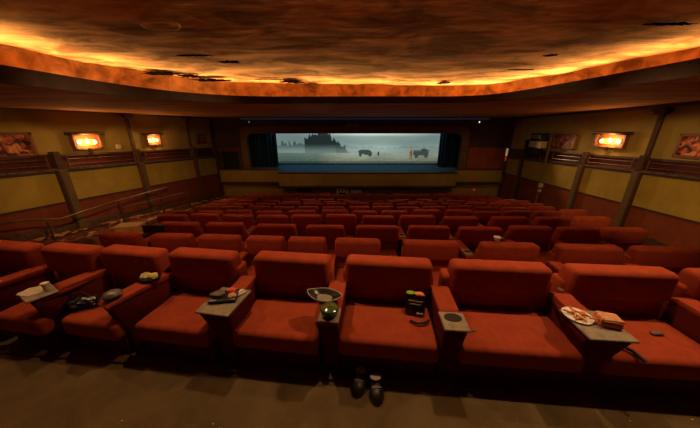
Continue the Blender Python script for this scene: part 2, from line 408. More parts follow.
bm = B(); box(bm, 0, .03, hh/2, 2*hw+.12, .08, hh+.12); build('screen_frame', bm, BLACK, scr, False)

# ------------------------------------------------------------------ ceiling: soffit, cove, tray
def chaikin(P, n=2):
    for _ in range(n):
        Q = []
        for i in range(len(P)):
            a, b = Vector(P[i]), Vector(P[(i+1) % len(P)]); Q += [tuple(a*.75+b*.25), tuple(a*.25+b*.75)]
        P = Q
    return P
HOLE = chaikin([(-5.3, -3.0), (-5.15, 1.4), (-4.75, 3.7), (-4.35, 5.3), (-3.6, 6.35), (-2.3, 6.95), (.4, 7.05), (3.1, 7.35), (3.95, 6.7), (4.5, 5.0), (4.9, 3.5), (5.25, 1.0), (5.3, -3.0)], 2)
def offset(P, d):
    out = []; n = len(P)
    for i in range(n):
        a, b, c = Vector(P[i-1]), Vector(P[i]), Vector(P[(i+1) % n]); t = (c-a).normalized()
        out.append(tuple(b+Vector((-t.y, t.x))*d))       # P runs clockwise: left normal points outward
    return out
def soffz(x, y):
    k = max(0, min(1, (YB-y)/11.3)); return 3.20-.22*k*max(0, min(1, (11-x)/21))
from mathutils.geometry import tessellate_polygon
bm = B(); rect = [(-10, -4.2), (-10, YB+.4), (12, YB+.4), (12, -4.2)]
def ringgrid(inner, outer_fn, steps=8):
    rows = []
    for (x, y) in inner:
        ox, oy = outer_fn(x, y); rows.append([((x+(ox-x)*k/steps), (y+(oy-y)*k/steps)) for k in range(steps+1)])
    return rows
cx0, cy0 = -.3, 3.0
def outp(x, y):
    dx, dy = x-cx0, y-cy0; t = 1e9
    if dx > 0: t = min(t, (12-cx0)/dx)
    if dx < 0: t = min(t, (-10-cx0)/dx)
    if dy > 0: t = min(t, (YB+.4-cy0)/dy)
    if dy < 0: t = min(t, (-4.2-cy0)/dy)
    return cx0+dx*t, cy0+dy*t
# dense inner ring so the outer rectangle keeps its corners
HD = []
for i in range(len(HOLE)):
    a, b = Vector(HOLE[i]), Vector(HOLE[(i+1) % len(HOLE)]); nn = max(1, int((b-a).length/.35))
    HD += [tuple(a+(b-a)*k/nn) for k in range(nn)]
rg = ringgrid(HD, outp); V = [[bm.verts.new((x, y, soffz(x, y))) for x, y in r] for r in rg]
for a, b in zip(V, V[1:]+V[:1]):
    for k in range(8): bm.faces.new((a[k], a[k+1], b[k+1], b[k]))
bmesh.ops.recalc_face_normals(bm, faces=bm.faces[:])
struct('ceiling_soffit', bm, SOFF, True)
def band(P, Q, zf0, zf1, m, name=None):
    """wall strip between outline P at zf0 and outline Q at zf1"""
    bm = B(); a = [bm.verts.new((x, y, zf0(x, y))) for x, y in P]; b = [bm.verts.new((x, y, zf1(x, y))) for x, y in Q]
    for i in range(len(P)): j = (i+1) % len(P); bm.faces.new((a[i], a[j], b[j], b[i]))
    return bm
def liph(x, y): return .12+.13*max(0, min(1, 1-(y-1.5)/6.3))
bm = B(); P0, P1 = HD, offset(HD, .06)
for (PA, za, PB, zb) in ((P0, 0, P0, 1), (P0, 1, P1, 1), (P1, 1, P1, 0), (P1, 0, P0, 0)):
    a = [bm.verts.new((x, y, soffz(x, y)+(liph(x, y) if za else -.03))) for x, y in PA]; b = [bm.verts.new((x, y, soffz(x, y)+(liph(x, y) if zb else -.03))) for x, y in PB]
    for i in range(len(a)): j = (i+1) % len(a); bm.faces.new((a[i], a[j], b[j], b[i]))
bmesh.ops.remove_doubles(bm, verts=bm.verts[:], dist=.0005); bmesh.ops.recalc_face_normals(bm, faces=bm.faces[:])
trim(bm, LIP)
HC = 3.58
PO = offset(HD, .62)
bm = band(PO, offset(HD, .50), lambda x, y: soffz(x, y), lambda x, y: HC+.01, COVEW); bmesh.ops.recalc_face_normals(bm, faces=bm.faces[:]); trim(bm, COVEW, True)
# tray ceiling, gently uneven
bm = B(); nx, ny = 70, 60; x0, x1, y0, y1 = -8.3, 7.6, -4.1, 9.2
from mathutils import noise as mn
G = [[bm.verts.new((x0+(x1-x0)*i/nx, y0+(y1-y0)*j/ny, HC+.035*mn.noise(Vector((i*.22, j*.3, 0)))+.015*mn.noise(Vector((i*.8, j*.9, 3))))) for i in range(nx+1)] for j in range(ny+1)]
for j in range(ny):
    for i in range(nx): bm.faces.new((G[j][i], G[j+1][i], G[j+1][i+1], G[j][i+1]))
ceil = struct('ceiling', bm, CEIL, True)
# ragged holes in the plaster
def ragged(cx, cy, rx, ry, seed, n=44, z=HC-.052):
    rnd = random.Random(seed); P = []
    for i in range(n):
        a = 2*PI*i/n; k = rnd.uniform(.45, 1.2); P.append((cx+rx*k*math.cos(a), cy+ry*k*math.sin(a)))
    bm = B(); prism(bm, P, z, z+.006, axis='z'); return bm
HOLEM = mat('bare_hole', (.003, .002, .001), 1, .0)
for k, (cx, cy, rx, ry) in enumerate([(-3.95, 5.95, .40, .20), (-3.55, 6.2, .30, .22), (-3.45, 6.7, .35, .2), (-3.1, 6.7, .3, .12), (-2.1, 5.0, .2, .1), (-1.45, 6.9, .3, .25), (-1.0, 7.2, .2, .1), (2.4, 7.1, .16, .2), (3.2, 4.6, .10, .08), (3.6, 3.35, .28, .05), (-4.9, 5.6, .25, .08), (-1.9, 6.6, .4, .06), (1.6, 6.8, .4, .05), (3.4, 5.6, .25, .05), (-2.5, 4.6, .3, .05)]):
    if k == 10: continue
    b_ = build('peeled_hole', ragged(cx, cy, rx, ry, k), HOLEM, ceil, False)
bm = B(); rr = random.Random(5)
tube(bm, [(-2.16+.20*math.cos(2*PI*i/36), 3.38+.125*math.sin(2*PI*i/36), HC-.05+.008*rr.random()) for i in range(37)], .022, 6)
build('ring_stain', bm, mat('pale_plaster_ring', (.95, .80, .55), .9, .1), ceil)
# cove lights: rope in the channel plus its light
rope = offset(HD, .22)
bm = B(); tube(bm, [(x, y, soffz(x, y)+.05) for x, y in rope]+[(rope[0][0], rope[0][1], soffz(*rope[0])+.05)], .015, 6)
tag(build('cove_light_rope', bm, mat('rope_glow', COVECOL, emit=6)), 'warm glowing light rope hidden in the ceiling cove', 'light')
HP = offset(HOLE, .34); n = len(HP)
for i in range(n):
    a, b = Vector(HP[i]), Vector(HP[(i+1) % n]); m_ = (a+b)/2; L = (b-a).length
    if L < .05 or m_.y < -1: continue
    d = (b-a).normalized()
    o = lamp('cove_light', 'AREA', (m_.x, m_.y, soffz(m_.x, m_.y)+.10), COVE*L*(1 if m_.y > 1.5 else .06), COVECOL, 1)
    o.data.shape = 'RECTANGLE'; o.data.size = L*1.05; o.data.size_y = .10
    nrm = Vector((d.y, -d.x, .55)).normalized(); X_ = Vector((d.x, d.y, 0)); Z_ = -nrm; Y_ = Z_.cross(X_)   # shines up and inward
    o.rotation_euler = Matrix((X_, Y_, Z_)).transposed().to_euler()
# thin blue light line where the soffit meets the screen wall
bm = B(); box(bm, 1.0, YB-.06, 3.12, 17, .08, .06); tag(build('blue_light_strip', bm, mat('blue_glow', (.03, .06, .16), emit=.18)), 'long dim blue light strip under the ceiling above the stage', 'light')
for x, l in ((8.85, 'small white lamp high on the dark wall right of the screen'), (-6.9, 'small lamp high on the dark wall above left curtain')):
    t = empty('wall_lamp', (x, YB-.06, 2.95), 0, l, 'lamp', 'small lamps on the screen wall')
    bm = B(); box(bm, 0, .02, .02, .10, .08, .08, .01, 1); build('housing', bm, WOOD, t)
    bm = B(); lump(bm, 0, -.04, -.03, .04, .03, .05, 0, 2); build('bulb', bm, mat('bulb_white' if x > 0 else 'bulb_dim', (.9, .85, .7), emit=1.4 if x > 0 else .15), t)
bm = B(); box(bm, .15, YB-.04, 2.72, .9, .07, .18, .02, 1); tag(build('emblem_plaque', bm, POSTF), 'small dark plaque on the wall above the screen', 'plaque')

# ------------------------------------------------------------------ sconces and pictures
GLOW = mat('sconce_glow', (1.0, .30, .04), .5, emit=1.1)
FLAME = mat('sconce_flame', (1.0, .62, .22), .5, emit=6)
COP = mat('copper_frame', (.26, .10, .035), .45, .5, metal=.3)
def face_rot(W): return (math.atan(.1126)*-1-PI/2+PI) if W.sgn > 0 else PI/2
def wall_frame(W, y):      # local: x along wall, -y into the room
    a = Vector(W.p(y, 0)); b = Vector(W.p(y+1, 0)); d = (b-a).normalized()
    ang = math.atan2(d.y, d.x)
    return ang if W.sgn < 0 else ang+PI
def sconce(W, y, z, wd, h, label, lit=1.0):
    t = empty('wall_sconce', W.p(y, z, .0), wall_frame(W, y), label, 'wall light', 'wall sconces')
    s = W.sgn
    def bp(name, fn, m): bm = B(); fn(bm); build(name, bm, m, t)
    bp('backplate', lambda b: box(b, 0, -.03, 0, wd, .06, h, .01, 1), mat('sconce_back', (.30, .12, .03), .5, .4))
    def fr(b):
        box(b, -wd/2+.03, -.08, 0, .07, .14, h, .01, 1); box(b, wd/2-.03, -.08, 0, .07, .14, h, .01, 1); box(b, 0, -.08, -h/2+.03, wd, .14, .06, .01, 1)
    bp('frame', fr, COP)
    bp('hood', lambda b: prism(b, [(-.0, h/2), (-.24, h/2), (-.28, h/2+.05), (-.28, h/2+.09), (0, h/2+.11)], -wd/2-.1, wd/2+.1, .008, 1), WOOD)
    for k in range(3):
        xx = (-.28+.28*k)*wd
        bm = B(); lump(bm, xx, -.10, .0+.03*(k % 2), .075*wd, .035, h*(.15+.04*(k == 1)), .06, 2); bl = build('bulb', bm, FLAME if lit > .8 else mat('sconce_flame_dim', (1.0, .5, .16), .5, emit=4), t)
    bp('glass_panel', lambda b: box(b, 0, -.07, 0, wd*.66, .012, h*.42, .004, 1), GLOW if lit > .8 else mat('glow_dim', (1, .25, .03), .5, emit=.9))
    bp('lower_cup', lambda b: lathe(b, [(.02, -.16), (.06, -.12), (.09, -.05), (.10, 0)], .0, -.13, -h/2+.05, 12), COP)
    P = Vector(W.p(y, z, .30)); lamp('sconce_light', 'POINT', P, 45*lit, (1, .46, .15), .12)
sconce(WLft, 9.4, 1.98, 1.0, .50, 'wide lit copper sconce with dark hood, nearest on the left wall', 1.0)
sconce(WLft, 12.6, 1.93, .85, .46, 'smaller lit copper sconce, second along the left wall', .85)
sconce(WRgt, 10.25, 1.98, 1.35, .50, 'wide lit copper sconce with hood on the right wall', 1.0)
def art_mat(name, seed, bright):
    m = bpy.data.materials.new(name); m.use_nodes = True; nt = m.node_tree; b = nt.nodes['Principled BSDF']; b.inputs['Roughness'].default_value = .5
    tc = nt.nodes.new('ShaderNodeTexCoord'); mp = nt.nodes.new('ShaderNodeMapping'); mp.inputs['Location'].default_value = (seed*3.1, seed, seed*7)
    n = nt.nodes.new('ShaderNodeTexNoise'); n.inputs['Scale'].default_value = 4.5; n.inputs['Detail'].default_value = 8; n.inputs['Distortion'].default_value = 1.6
    r = nt.nodes.new('ShaderNodeValToRGB'); e = r.color_ramp.elements; e[0].position = .40; e[0].color = (.05, .012, .006, 1); e[1].position = .64; e[1].color = (.85*bright, .38*bright, .14*bright, 1)
    q = e.new(.50); q.color = (.50*bright, .09*bright, .03*bright, 1)
    for a, bb in ((tc.outputs['Object'], mp.inputs[0]), (mp.outputs[0], n.inputs['Vector']), (n.outputs['Fac'], r.inputs[0]), (r.outputs[0], b.inputs['Base Color'])): nt.links.new(a, bb)
    return m
def picture(W, y, z, wd, h, label, seed, bright=1.0):
    t = empty('framed_print', W.p(y, z, 0), wall_frame(W, y), label, 'picture', 'framed prints on the side walls')
    bm = B(); box(bm, 0, -.025, 0, wd-.1, .04, h-.1); build('print', bm, art_mat('print_%d' % seed, seed, bright*1.15), t, False)
    bm = B()
    for sx in (-1, 1): box(bm, sx*(wd/2-.04), -.04, 0, .08, .08, h, .01, 1)
    for sz in (-1, 1): box(bm, 0, -.04, sz*(h/2-.04), wd, .08, .08, .01, 1)
    build('frame', bm, COP, t)
picture(WLft, 6.6, 1.98, 2.5, .72, 'red brown framed abstract print, nearest on the left wall', 1, .8)
picture(WLft, 16.9, 1.86, 1.3, .62, 'small dark framed print farthest along the left wall', 2, .4)
picture(WRgt, 12.9, 1.86, 1.6, .68, 'dark framed print with pale central figure, beyond right sconce', 3, .7)
picture(WRgt, 7.1, 1.95, 1.7, .70, 'red glowing framed abstract print, nearest on the right wall', 5, 1.0)
bm = B(); box(bm, 0, -.02, 0, .22, .04, .17, .01, 1)
o = build('thermostat', bm, mat('ivory_plastic', (.65, .52, .30), .5, .4)); o.location = WLft.p(10.7, 1.75, 0); o.rotation_euler.z = wall_frame(WLft, 10.7)
tag(o, 'small square ivory thermostat between the two lit left sconces', 'thermostat')
# loudspeaker boxes and the pipe on the right wall
def rbox(t, name, dx, dz, sx, sy, sz, m, out=.2):
    bm = B(); box(bm, dx, -out, dz, sx, sy, sz, .015, 1); return build(name, bm, m, t)
t = empty('equipment_rack', WRgt.p(14.5, 1.0, .19), wall_frame(WRgt, 14.5), 'stack of pale and black equipment boxes on the right ledge by the pipe', 'equipment')
rbox(t, 'monitor', .15, 1.05, 1.1, .3, .36, BLACK); rbox(t, 'monitor_face', .15, 1.05, .85, .03, .22, mat('dim_face', (.16, .14, .11), .4, .4), .37)
rbox(t, 'pale_case', .1, .64, 1.2, .34, .36, mat('pale_case', (.50, .40, .20), .6, .3)); rbox(t, 'black_case', -.15, .28, 1.1, .36, .42, BLACK); rbox(t, 'side_case', -.55, .66, .35, .4, .40, BLACK, .22)
pp = empty('vertical_pipe', WRgt.p(13.6, WRgt.base(13.6), .24), 0, 'pale vertical conduit pipe with switch box on the right wall', 'pipe')
bm = B(); tube(bm, [(0, 0, 0), (0, 0, 4.05)], .05, 10); build('pipe', bm, mat('pipe_paint', (.16, .11, .055), .5, .4), pp)
bm = B(); box(bm, 0, -.08, 1.35, .22, .14, .24, .015, 1); box(bm, 0, -.08, 1.05, .16, .12, .16, .015, 1); build('switch_box', bm, mat('switch_grey', (.5, .42, .3), .5, .4), pp)
bm = B(); box(bm, 0, 0, 3.95, .34, .3, .12, .02, 1); build('bracket', bm, WOOD, pp)
t = empty('exit_marker', (10.85, 17.75, .1), 0, 'slim white and red vertical marker at the right front corner', 'sign')
bm = B(); box(bm, 0, 0, .85, .13, .08, .5, .02, 1); build('white_part', bm, mat('marker_white', (.75, .6, .35), .5, .3, emit=.25), t)
bm = B(); box(bm, 0, 0, .42, .12, .07, .36, .02, 1); build('red_part', bm, mat('marker_red', (.5, .07, .02), .5, .3, emit=.2), t)
bm = B(); box(bm, 0, 0, -.25, .10, .07, 1.0, .01, 1); build('stem', bm, WOOD, t)
bm = B(); box(bm, 0, 0, 0, .14, .05, .10, .02, 1); o = build('red_indicator', bm, mat('red_led', (.8, .04, .02), .5, emit=.5)); o.location = (9.1, 17.93, -1.75)
tag(o, 'tiny glowing red indicator low on the right apron wall', 'indicator light')

# handrail with stanchions along the left aisle
t = empty('aisle_handrail', (-8.3, 6.0, -.5), 0, 'thin metal handrail on posts along the left aisle', 'handrail')
def HR(*a): return [Vector(p)-t.location for p in a]
bm = B(); tube(bm, HR((-8.6, 5.2, .32), (-8.55, 6.3, .12), (-8.5, 6.9, -.08), (-8.55, 8.6, -.06), (-8.6, 10.8, -.12), (-8.9, 12.0, -.25)), .028); build('rail', bm, RAILM, t)
for p in ((-8.52, 6.6, -.03), (-8.56, 8.9, -.08), (-8.62, 11.0, -.15)):
    bm = B(); tube(bm, HR(p, (p[0], p[1], WLft.base(p[1])-.02)), .025); build('post', bm, WOOD, t)
bm = B(); tube(bm, HR((-8.2, 8.6, -.25), (-8.2, 12.2, -.55)), .022); tube(bm, HR((-8.2, 8.6, -.25), (-8.2, 8.6, -.95)), .022); tube(bm, HR((-8.2, 12.2, -.55), (-8.2, 12.2, -1.45)), .022); build('lower_rail', bm, WOOD, t)

# ------------------------------------------------------------------ seats
CUPM = mat('cup_recess', (.006, .005, .005), .4, .4)
def soft(bm, sub=1):
    bmesh.ops.subdivide_edges(bm, edges=bm.edges[:], cuts=sub, use_grid_fill=True)
def backrest_bm(w_, seg=3):
    bm = B(); box(bm, 0, .165, .50, w_, .20, .66, .04, seg)
    for v in bm.verts: v.co.y += (v.co.z-.4)*.02
    return bm
HT = 1.01
def headrest_bm(w_, seg=4, h=.36):
    bm = B(); box(bm, 0, .13, HT-h/2, w_, .25, h, .055, seg, taper=(.98, .85))
    for v in bm.verts:
        v.co.y -= (v.co.z-.75)*.07; u = v.co.x/(w_/2); v.co.z -= .02*max(0, abs(u)-.6)**2*6*(v.co.z > .9)
        v.co.y -= .02*(1-u*u)*(v.co.y < .15)
    return bm
def cushion_bm(w_, seg=4, dep=.80):
    bm = B(); box(bm, 0, -dep/2+.04, .35, w_, dep, .22, .055, seg)
    for v in bm.verts:
        u = v.co.x/(w_/2)
        if v.co.z > .40: v.co.z += .02*(1-u*u)
        v.co.z += .03*(v.co.y+.3)*-.4
    return bm
def arm_bm(x, w_, tray=0, seg=2, L=.80):
    bm = B()
    prism(bm, [(.06, .0), (.06, .66), (.0, .69), (-L+.30, .69), (-L+.04, .69), (-L+.01, .67), (-L+.03, .60), (-L+.10, .30), (-L+.12, .0)], x-w_/2, x+w_/2, .022, seg)
    if tray:    # wedge that widens upwards to carry the tray
        for v in bm.verts:
            if v.co.z > .25 and v.co.y < -L+.42:
                k = (v.co.z-.25)/.4; v.co.x = x+(v.co.x-x)*(1+k*tray)
    return bm
def pad_bm(x, w_, L, seg=2):
    bm = B(); prism(bm, [(.05, .66), (.05, .715), (-.02, .735), (-L+.28, .722), (-L+.03, .715), (-L-.01, .69), (-L-.005, .665), (-.1, .665)], x-w_/2-.008, x+w_/2+.008, .018, seg)
    return bm
def make_seat(name, P, w_, seg=3, dep=.80, armw=.17, tray=0, arm=True, full=True, armL=.72, hg=.10):
    """parts are built round the point on the floor under the backrest's front"""
    t = bpy.data.objects.new(name, None); t.empty_display_size = .1; C.objects.link(t)
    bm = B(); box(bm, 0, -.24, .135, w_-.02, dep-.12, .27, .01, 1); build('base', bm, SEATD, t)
    build('seat_cushion', cushion_bm(w_, seg, dep), SEAT, t)
    build('backrest', backrest_bm(P-.09, seg), SEAT, t)
    build('headrest', headrest_bm(P-hg, seg+1), SEAT, t)
    if arm:
        a = build('armrest', arm_bm(-P/2, armw, tray, 2 if seg > 2 else 1, armL), SEATD, t)  # shade painted in: darker body under a full-red pad
        pl = armL-(tray and .24)
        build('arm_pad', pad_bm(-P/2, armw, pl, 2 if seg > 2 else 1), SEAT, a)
        if full and not tray:
            bm = B(); box(bm, -P/2, -armL+.16, .727, armw*.9, .26, .012, .005, 1); build('holder_plate', bm, EDGE, a)
            bm = B(); lathe(bm, [(.055, 0), (.055, .006)], -P/2, -armL+.18, .731, 14, sx=1.0); build('cup_holder', bm, CUPM, a)
    return t
ORD = ['first', 'second', 'third', 'fourth', 'fifth', 'sixth', 'seventh', 'eighth', 'ninth', 'tenth', 'eleventh', 'twelfth', 'thirteenth', 'fourteenth', 'fifteenth', 'sixteenth', 'seventeenth', 'eighteenth', 'nineteenth', 'twentieth', 'twenty-first', 'twenty-second', 'twenty-third', 'twenty-fourth', 'twenty-fifth']
# lounge row
LX = [-5.3, -4.42, -3.56, -2.72, -1.80, -.70, .43, 1.65, 2.88, 4.08]
LP = [.86, .84, .84, .90, 1.0, 1.06, 1.14, 1.28, 1.20, 1.16]
LROT = [-.16, -.16, -.16, -.16, -.14, -.12, -.11, -.09, -.08, -.08]
LLAB = ['red lounge seat cut by the left edge of the photo', 'red lounge seat with the black bag, at the left end', 'red lounge seat just left of the first tray with a paper cup', 'red lounge seat holding the crumpled black bag',
        'red lounge seat between the domed cup and the black food tray', 'red lounge seat between the black food tray and the silver bowl', 'red lounge seat with the black snack packet on it', 'widest red lounge seat, between the cupholder and the sandwich tray',
        'red lounge seat with the phone, right of the sandwich tray', 'red lounge seat cut by the right edge of the photo']
AROT = {0: -.30, 1: -.30, 2: -.32, 3: -.34, 4: -.26, 5: -.06}   # arms splay outwards at the left end
TRAYS = {3: (.32, .24), 5: (.34, .42), 6: (.18, .20), 7: (.21, .24), 8: (.37, .38)}   # seat whose left arm carries a tray: width, depth
LS = []
for i, (x, P, r_) in enumerate(zip(LX, LP, LROT)):
    tw = TRAYS.get(i, (0, 0)); aw = .17 if i not in (6, 7) else .18
    s = make_seat('lounge_seat', P, P-(.20 if i < 4 else .16), 4, .62, aw, (tw[0]/aw-1) if i in TRAYS else 0, True, i not in TRAYS and i not in (4,), .62, .06 if i < 4 else .22 if i == 7 else .14)
    s.location = (x, 2.48-.083*x, 0); s.rotation_euler.z = r_
    tag(s, LLAB[i], 'seat', 'wide red lounge seats in the nearest row')
    if i in TRAYS:
        a = [c for c in s.children if c.name.startswith('armrest')][0]
        bm = B(); box(bm, -P/2, -.62+tw[1]/2-.02, .712, tw[0]+.02, tw[1], .022, .006, 1); tr = build('tray', bm, TRAY, a); tr['label'] = 'grey mottled tray top'
        if i == 7: bm = B(); lathe(bm, [(.082, 0), (.082, .004)], -P/2, -.62+.13+.01, .724, 24, 1, .68); build('cup_holder', bm, CUPM, a)
    if i in AROT:
        a = [c for c in s.children if c.name.startswith('armrest')][0]; pv = Vector((-P/2, 0, 0))
        a.rotation_euler.z = AROT[i]; a.location = pv-Matrix.Rotation(AROT[i], 3, 'Z')@pv
    LS.append(s)
bpy.context.view_layer.update()
def W(i, x, y, z):
    s = LS[i]; c_, s_ = math.cos(s.rotation_euler.z), math.sin(s.rotation_euler.z)
    return Vector((s.location.x+c_*x-s_*y, s.location.y+s_*x+c_*y, s.location.z+z))
def ARM(i, y, dx=0):
    r = Matrix.Rotation(AROT.get(i, 0), 3, 'Z')@Vector((dx, y, 0))
    return W(i, -LP[i]/2+r.x, r.y, .724 if i in TRAYS else .731)

# rows behind: one prototype, copied with its parts
PROTOS = {}
def proto(kind):
    if kind not in PROTOS:
        PROTOS[kind] = [make_seat('cinema_seat', .98, .82, 3 if kind == 0 else 2, .72, .15, 0, True, kind == 0), False]
    p = PROTOS[kind]
    if not p[1]: p[1] = True; return p[0]
    return copy_tree(p[0])
R2 = [(-4.40, .8), (-3.36, .86), (-2.43, .95), (-1.56, .85), (-.79, .80), (.13, 1.1), (1.42, 1.08), (2.75, 1.08), (4.05, 1.15), (5.30, 1.2)]
R3 = [(-3.96, 1.02), (-2.88, .98), (-1.70, 1.03), (-.57, .98), (.61, 1.08), (1.76, 1.03), (2.90, 1.05), (3.98, 1.0), (5.0, .95), (5.98, .98)]
R4 = [(-4.80, .85), (-3.96, .9), (-3.03, .88), (-2.11, .92), (-1.18, .9), (-.25, .95), (.75, .95), (1.80, 1.05), (2.94, 1.02), (4.22, 1.05), (5.35, .98), (6.35, .98)]
R5 = [(-5.3, .95), (-4.36, .88), (-3.45, .88), (-2.50, .92), (-1.50, .98), (-.48, .92), (.45, .88), (1.40, .92), (2.40, .95), (3.40, .92), (4.30, .9), (5.2, .88), (6.1, .88), (7.0, .9)]
rot = {1: -.065, 2: -.035, 3: -.015}
ROWN = ['', 'first', 'second', 'third', 'fourth', 'fifth', 'sixth', 'seventh', 'eighth', 'ninth', 'tenth', 'eleventh', 'twelfth']
LEFT = [0, 0, 0, 0, 0, -5.8, -6.1, -6.4, -6.6, -6.8, -7.0, -7.1, -7.2]
SEATS = {}
total = 0
for ri in range(1, len(ROWS)):
    if ri <= 4: lst = [None, R2, R3, R4, R5][ri]
    else:
        x = LEFT[ri]+random.uniform(-.1, .3); lst = []; end = 7.0+.22*(ri-5)
        while x < end:
            p = random.choice((.86, .92, .96, 1.0)); lst.append((x+p/2, p)); x += p+(.0 if random.random() > .06 else .25)
    xs = [q[0] for q in lst]
    for k, (x, p) in enumerate(lst):
        if k: p = min(p, (x-xs[k-1])*1.0)
        if k < len(lst)-1: p = min(p, xs[k+1]-x)
        s = proto(0 if ri <= 4 else 1)
        r_ = rot.get(ri, 0)+(random.uniform(-.012, .012) if ri > 2 else 0)
        s.location = (x, ROWS[ri]+r_*x+(random.uniform(-.02, .02) if ri > 2 else 0), rowz(ri)); s.rotation_euler.z = r_
        s.scale = (p/.98, 1, 1.0+(random.uniform(-.03, .02) if ri > 1 else -.01))
        n_ = len(lst)
        side = '%s from the left' % ORD[k] if k < n_-1 else 'rightmost of all'
        if k == 0: side = 'leftmost of all'
        tag(s, 'red cinema seat in the %s row beyond the lounge seats, %s' % (ROWN[ri], side), 'seat', 'red cinema seats in the %s row beyond the lounge seats' % ROWN[ri])
        SEATS[(ri, k)] = s; total += 1
print('seats', total)

# ------------------------------------------------------------------ things left on the lounge row
def node(name, loc, rz, label, cat, group=None): return empty(name, loc, rz, label, cat, group)
# paper cup on first tray
t = node('paper_cup', ARM(3, -.46, .05), .2, 'small white paper cup standing on the leftmost tray', 'cup')
bm = B(); lathe(bm, [(.022, 0), (.032, .075), (.034, .08)], n=16); build('cup_body', bm, WHITE, t)
bm = B(); lathe(bm, [(.036, 0), (.036, .012), (.028, .016)], cz=.08, n=16); build('lid', bm, mat('lid_white', (.6, .55, .45), .4), t)
bm = B(); P = [(-.11, -.08), (.05, -.11), (.12, -.02), (.10, .06), (-.02, .09), (-.12, .04)]; prism(bm, P, 0, .006, axis='z')
o = build('crumpled_napkin', bm, mat('dull_paper', (.50, .42, .30), .8), smooth=False); o.location = ARM(3, -.53, -.05); tag(o, 'flat pale paper napkin on the leftmost tray', 'napkin')
# black bag at the left edge
t = node('black_bag', W(1, .0, -.17, .48), .3, 'black rounded bag standing on the lounge seat at left edge', 'bag')
bm = B(); lump(bm, 0, 0, .13, .13, .07, .13, .06, 3); build('bag_body', bm, BLACKG, t)
bm = B(); tube(bm, [(-.09, 0, .24), (-.06, -.01, .33), (.06, -.01, .33), (.09, 0, .24)], .012); build('strap', bm, BLACK, t)
# crumpled black gloves / bag on seat 3
t = node('black_handbag', W(3, -.30, -.36, .49), .3, 'crumpled shiny black bag lying on seat beside the leftmost tray', 'bag')
bm = B(); lump(bm, 0, 0, .045, .15, .09, .055, .22, 3); lump(bm, .09, -.03, .03, .10, .05, .035, .2, 3); build('bag_body', bm, BLACKG, t)
bm = B(); tube(bm, [(-.12, .02, .06), (-.10, .03, .13), (0, .03, .15), (.08, .02, .08)], .009); build('strap', bm, BLACK, t)
# domed cup on arm 4's front
t = node('domed_cup', ARM(4, -.52), 0, 'dark shallow bowl with grey domed lid on an armrest tip', 'bowl')
bm = B(); lathe(bm, [(.05, 0), (.082, .02), (.086, .032)], n=24); build('bowl', bm, BLACKG, t)
bm = B(); lathe(bm, [(.084, 0), (.075, .02), (.05, .035), (.012, .042)], cz=.032, n=24); build('lid', bm, mat('grey_lid', (.10, .085, .065), .35, .5), t)
# green salad tray further along that arm
def food(t, items):
    for nm, m, (x, y, z, a, b, c) in items:
        bm = B(); lump(bm, x, y, z, a, b, c, .18, 2); build(nm, bm, m, t)
GREEN = mat('green_leaf', (.22, .26, .05), .6, .3, noise=30, col2=(.45, .40, .12)); YELF = mat('yellow_food', (.60, .42, .12), .6, .3); REDF = mat('red_tomato', (.75, .08, .02), .35, .5); TAN = mat('tan_bread', (.48, .22, .08), .7, .2, noise=25, col2=(.60, .34, .14))
t = node('salad_tray', ARM(4, -.16, .0), -.15, 'black tray of green and yellow food on an armrest', 'food tray')
bm = B(); lathe(bm, [(.11, 0), (.135, .03), (.14, .04)], n=8, sx=1.0, sy=.7); build('tray', bm, BLACKG, t)
food(t, [('salad', GREEN, (-.05, 0, .045, .06, .05, .03)), ('salad', YELF, (.04, .01, .05, .06, .045, .03)), ('salad', GREEN, (.08, -.02, .045, .035, .03, .025)), ('salad', YELF, (-.02, -.04, .048, .03, .02, .02))])
# black food tray with tomato on arm 5
t = node('food_tray', ARM(5, -.40, -.02), .15, 'black takeaway tray with dark food and a red tomato', 'food tray')
bm = B(); box(bm, 0, 0, .02, .26, .17, .04, .012, 2, taper=(1.08, 1.1)); build('tray', bm, BLACKG, t)
DKF = mat('dark_food', (.05, .035, .025), .5, .4, noise=30, col2=(.16, .11, .07))
food(t, [('dark_food', DKF, (-.06, .0, .055, .085, .06, .035)), ('tomato', REDF, (.07, .03, .062, .045, .035, .030)), ('bread', TAN, (.09, -.035, .052, .045, .035, .022))])
t = node('paper_napkin', ARM(5, -.32, .10), .9, 'white folded napkin beside the red tomato', 'napkin')
bm = B(); box(bm, 0, 0, .012, .13, .05, .022, .006, 1); build('fold', bm, WHITE, t)
bm = B(); box(bm, .01, .01, .03, .09, .035, .016, .005, 1); build('fold', bm, WHITE, t)
# oval silver bowl and dark lidded pot on arm 6
t = node('oval_bowl', ARM(6, -.34, -.09), -.25, 'silver rimmed oval bowl on an armrest beside a dark pot', 'bowl')
bm = B(); pr = [(.06, 0), (.14, .035), (.185, .065), (.19, .068), (.175, .064), (.13, .042), (.05, .012)]
lathe(bm, pr, n=32, sx=1.0, sy=.56)
for v_ in bm.verts:
    th = math.atan2(v_.co.y/.56, v_.co.x); v_.co.y *= abs(math.sin(th))**.45; v_.co.z += .02*abs(math.cos(th))**4*(v_.co.z > .03)
build('bowl', bm, BLACKG, t)
bm = B(); tube(bm, [(.187*math.cos(a), .106*math.sin(a)*abs(math.sin(a))**.45, .069+.02*abs(math.cos(a))**4) for a in [2*PI*k/32 for k in range(33)]], .006, 6); build('rim', bm, EDGE, t)
bm = B(); lathe(bm, [(.10, .0), (.10, .003)], cz=.030, n=28, sx=1, sy=.5); build('soup', bm, mat('greyish_soup', (.22, .19, .14), .5, .5), t)
t = node('dark_pot', ARM(6, -.54, .0), 0, 'round dark pot with green glinting lid at an armrest tip', 'pot')
bm = B(); lathe(bm, [(.075, 0), (.085, .05), (.088, .06)], n=24); build('pot', bm, BLACKG, t)
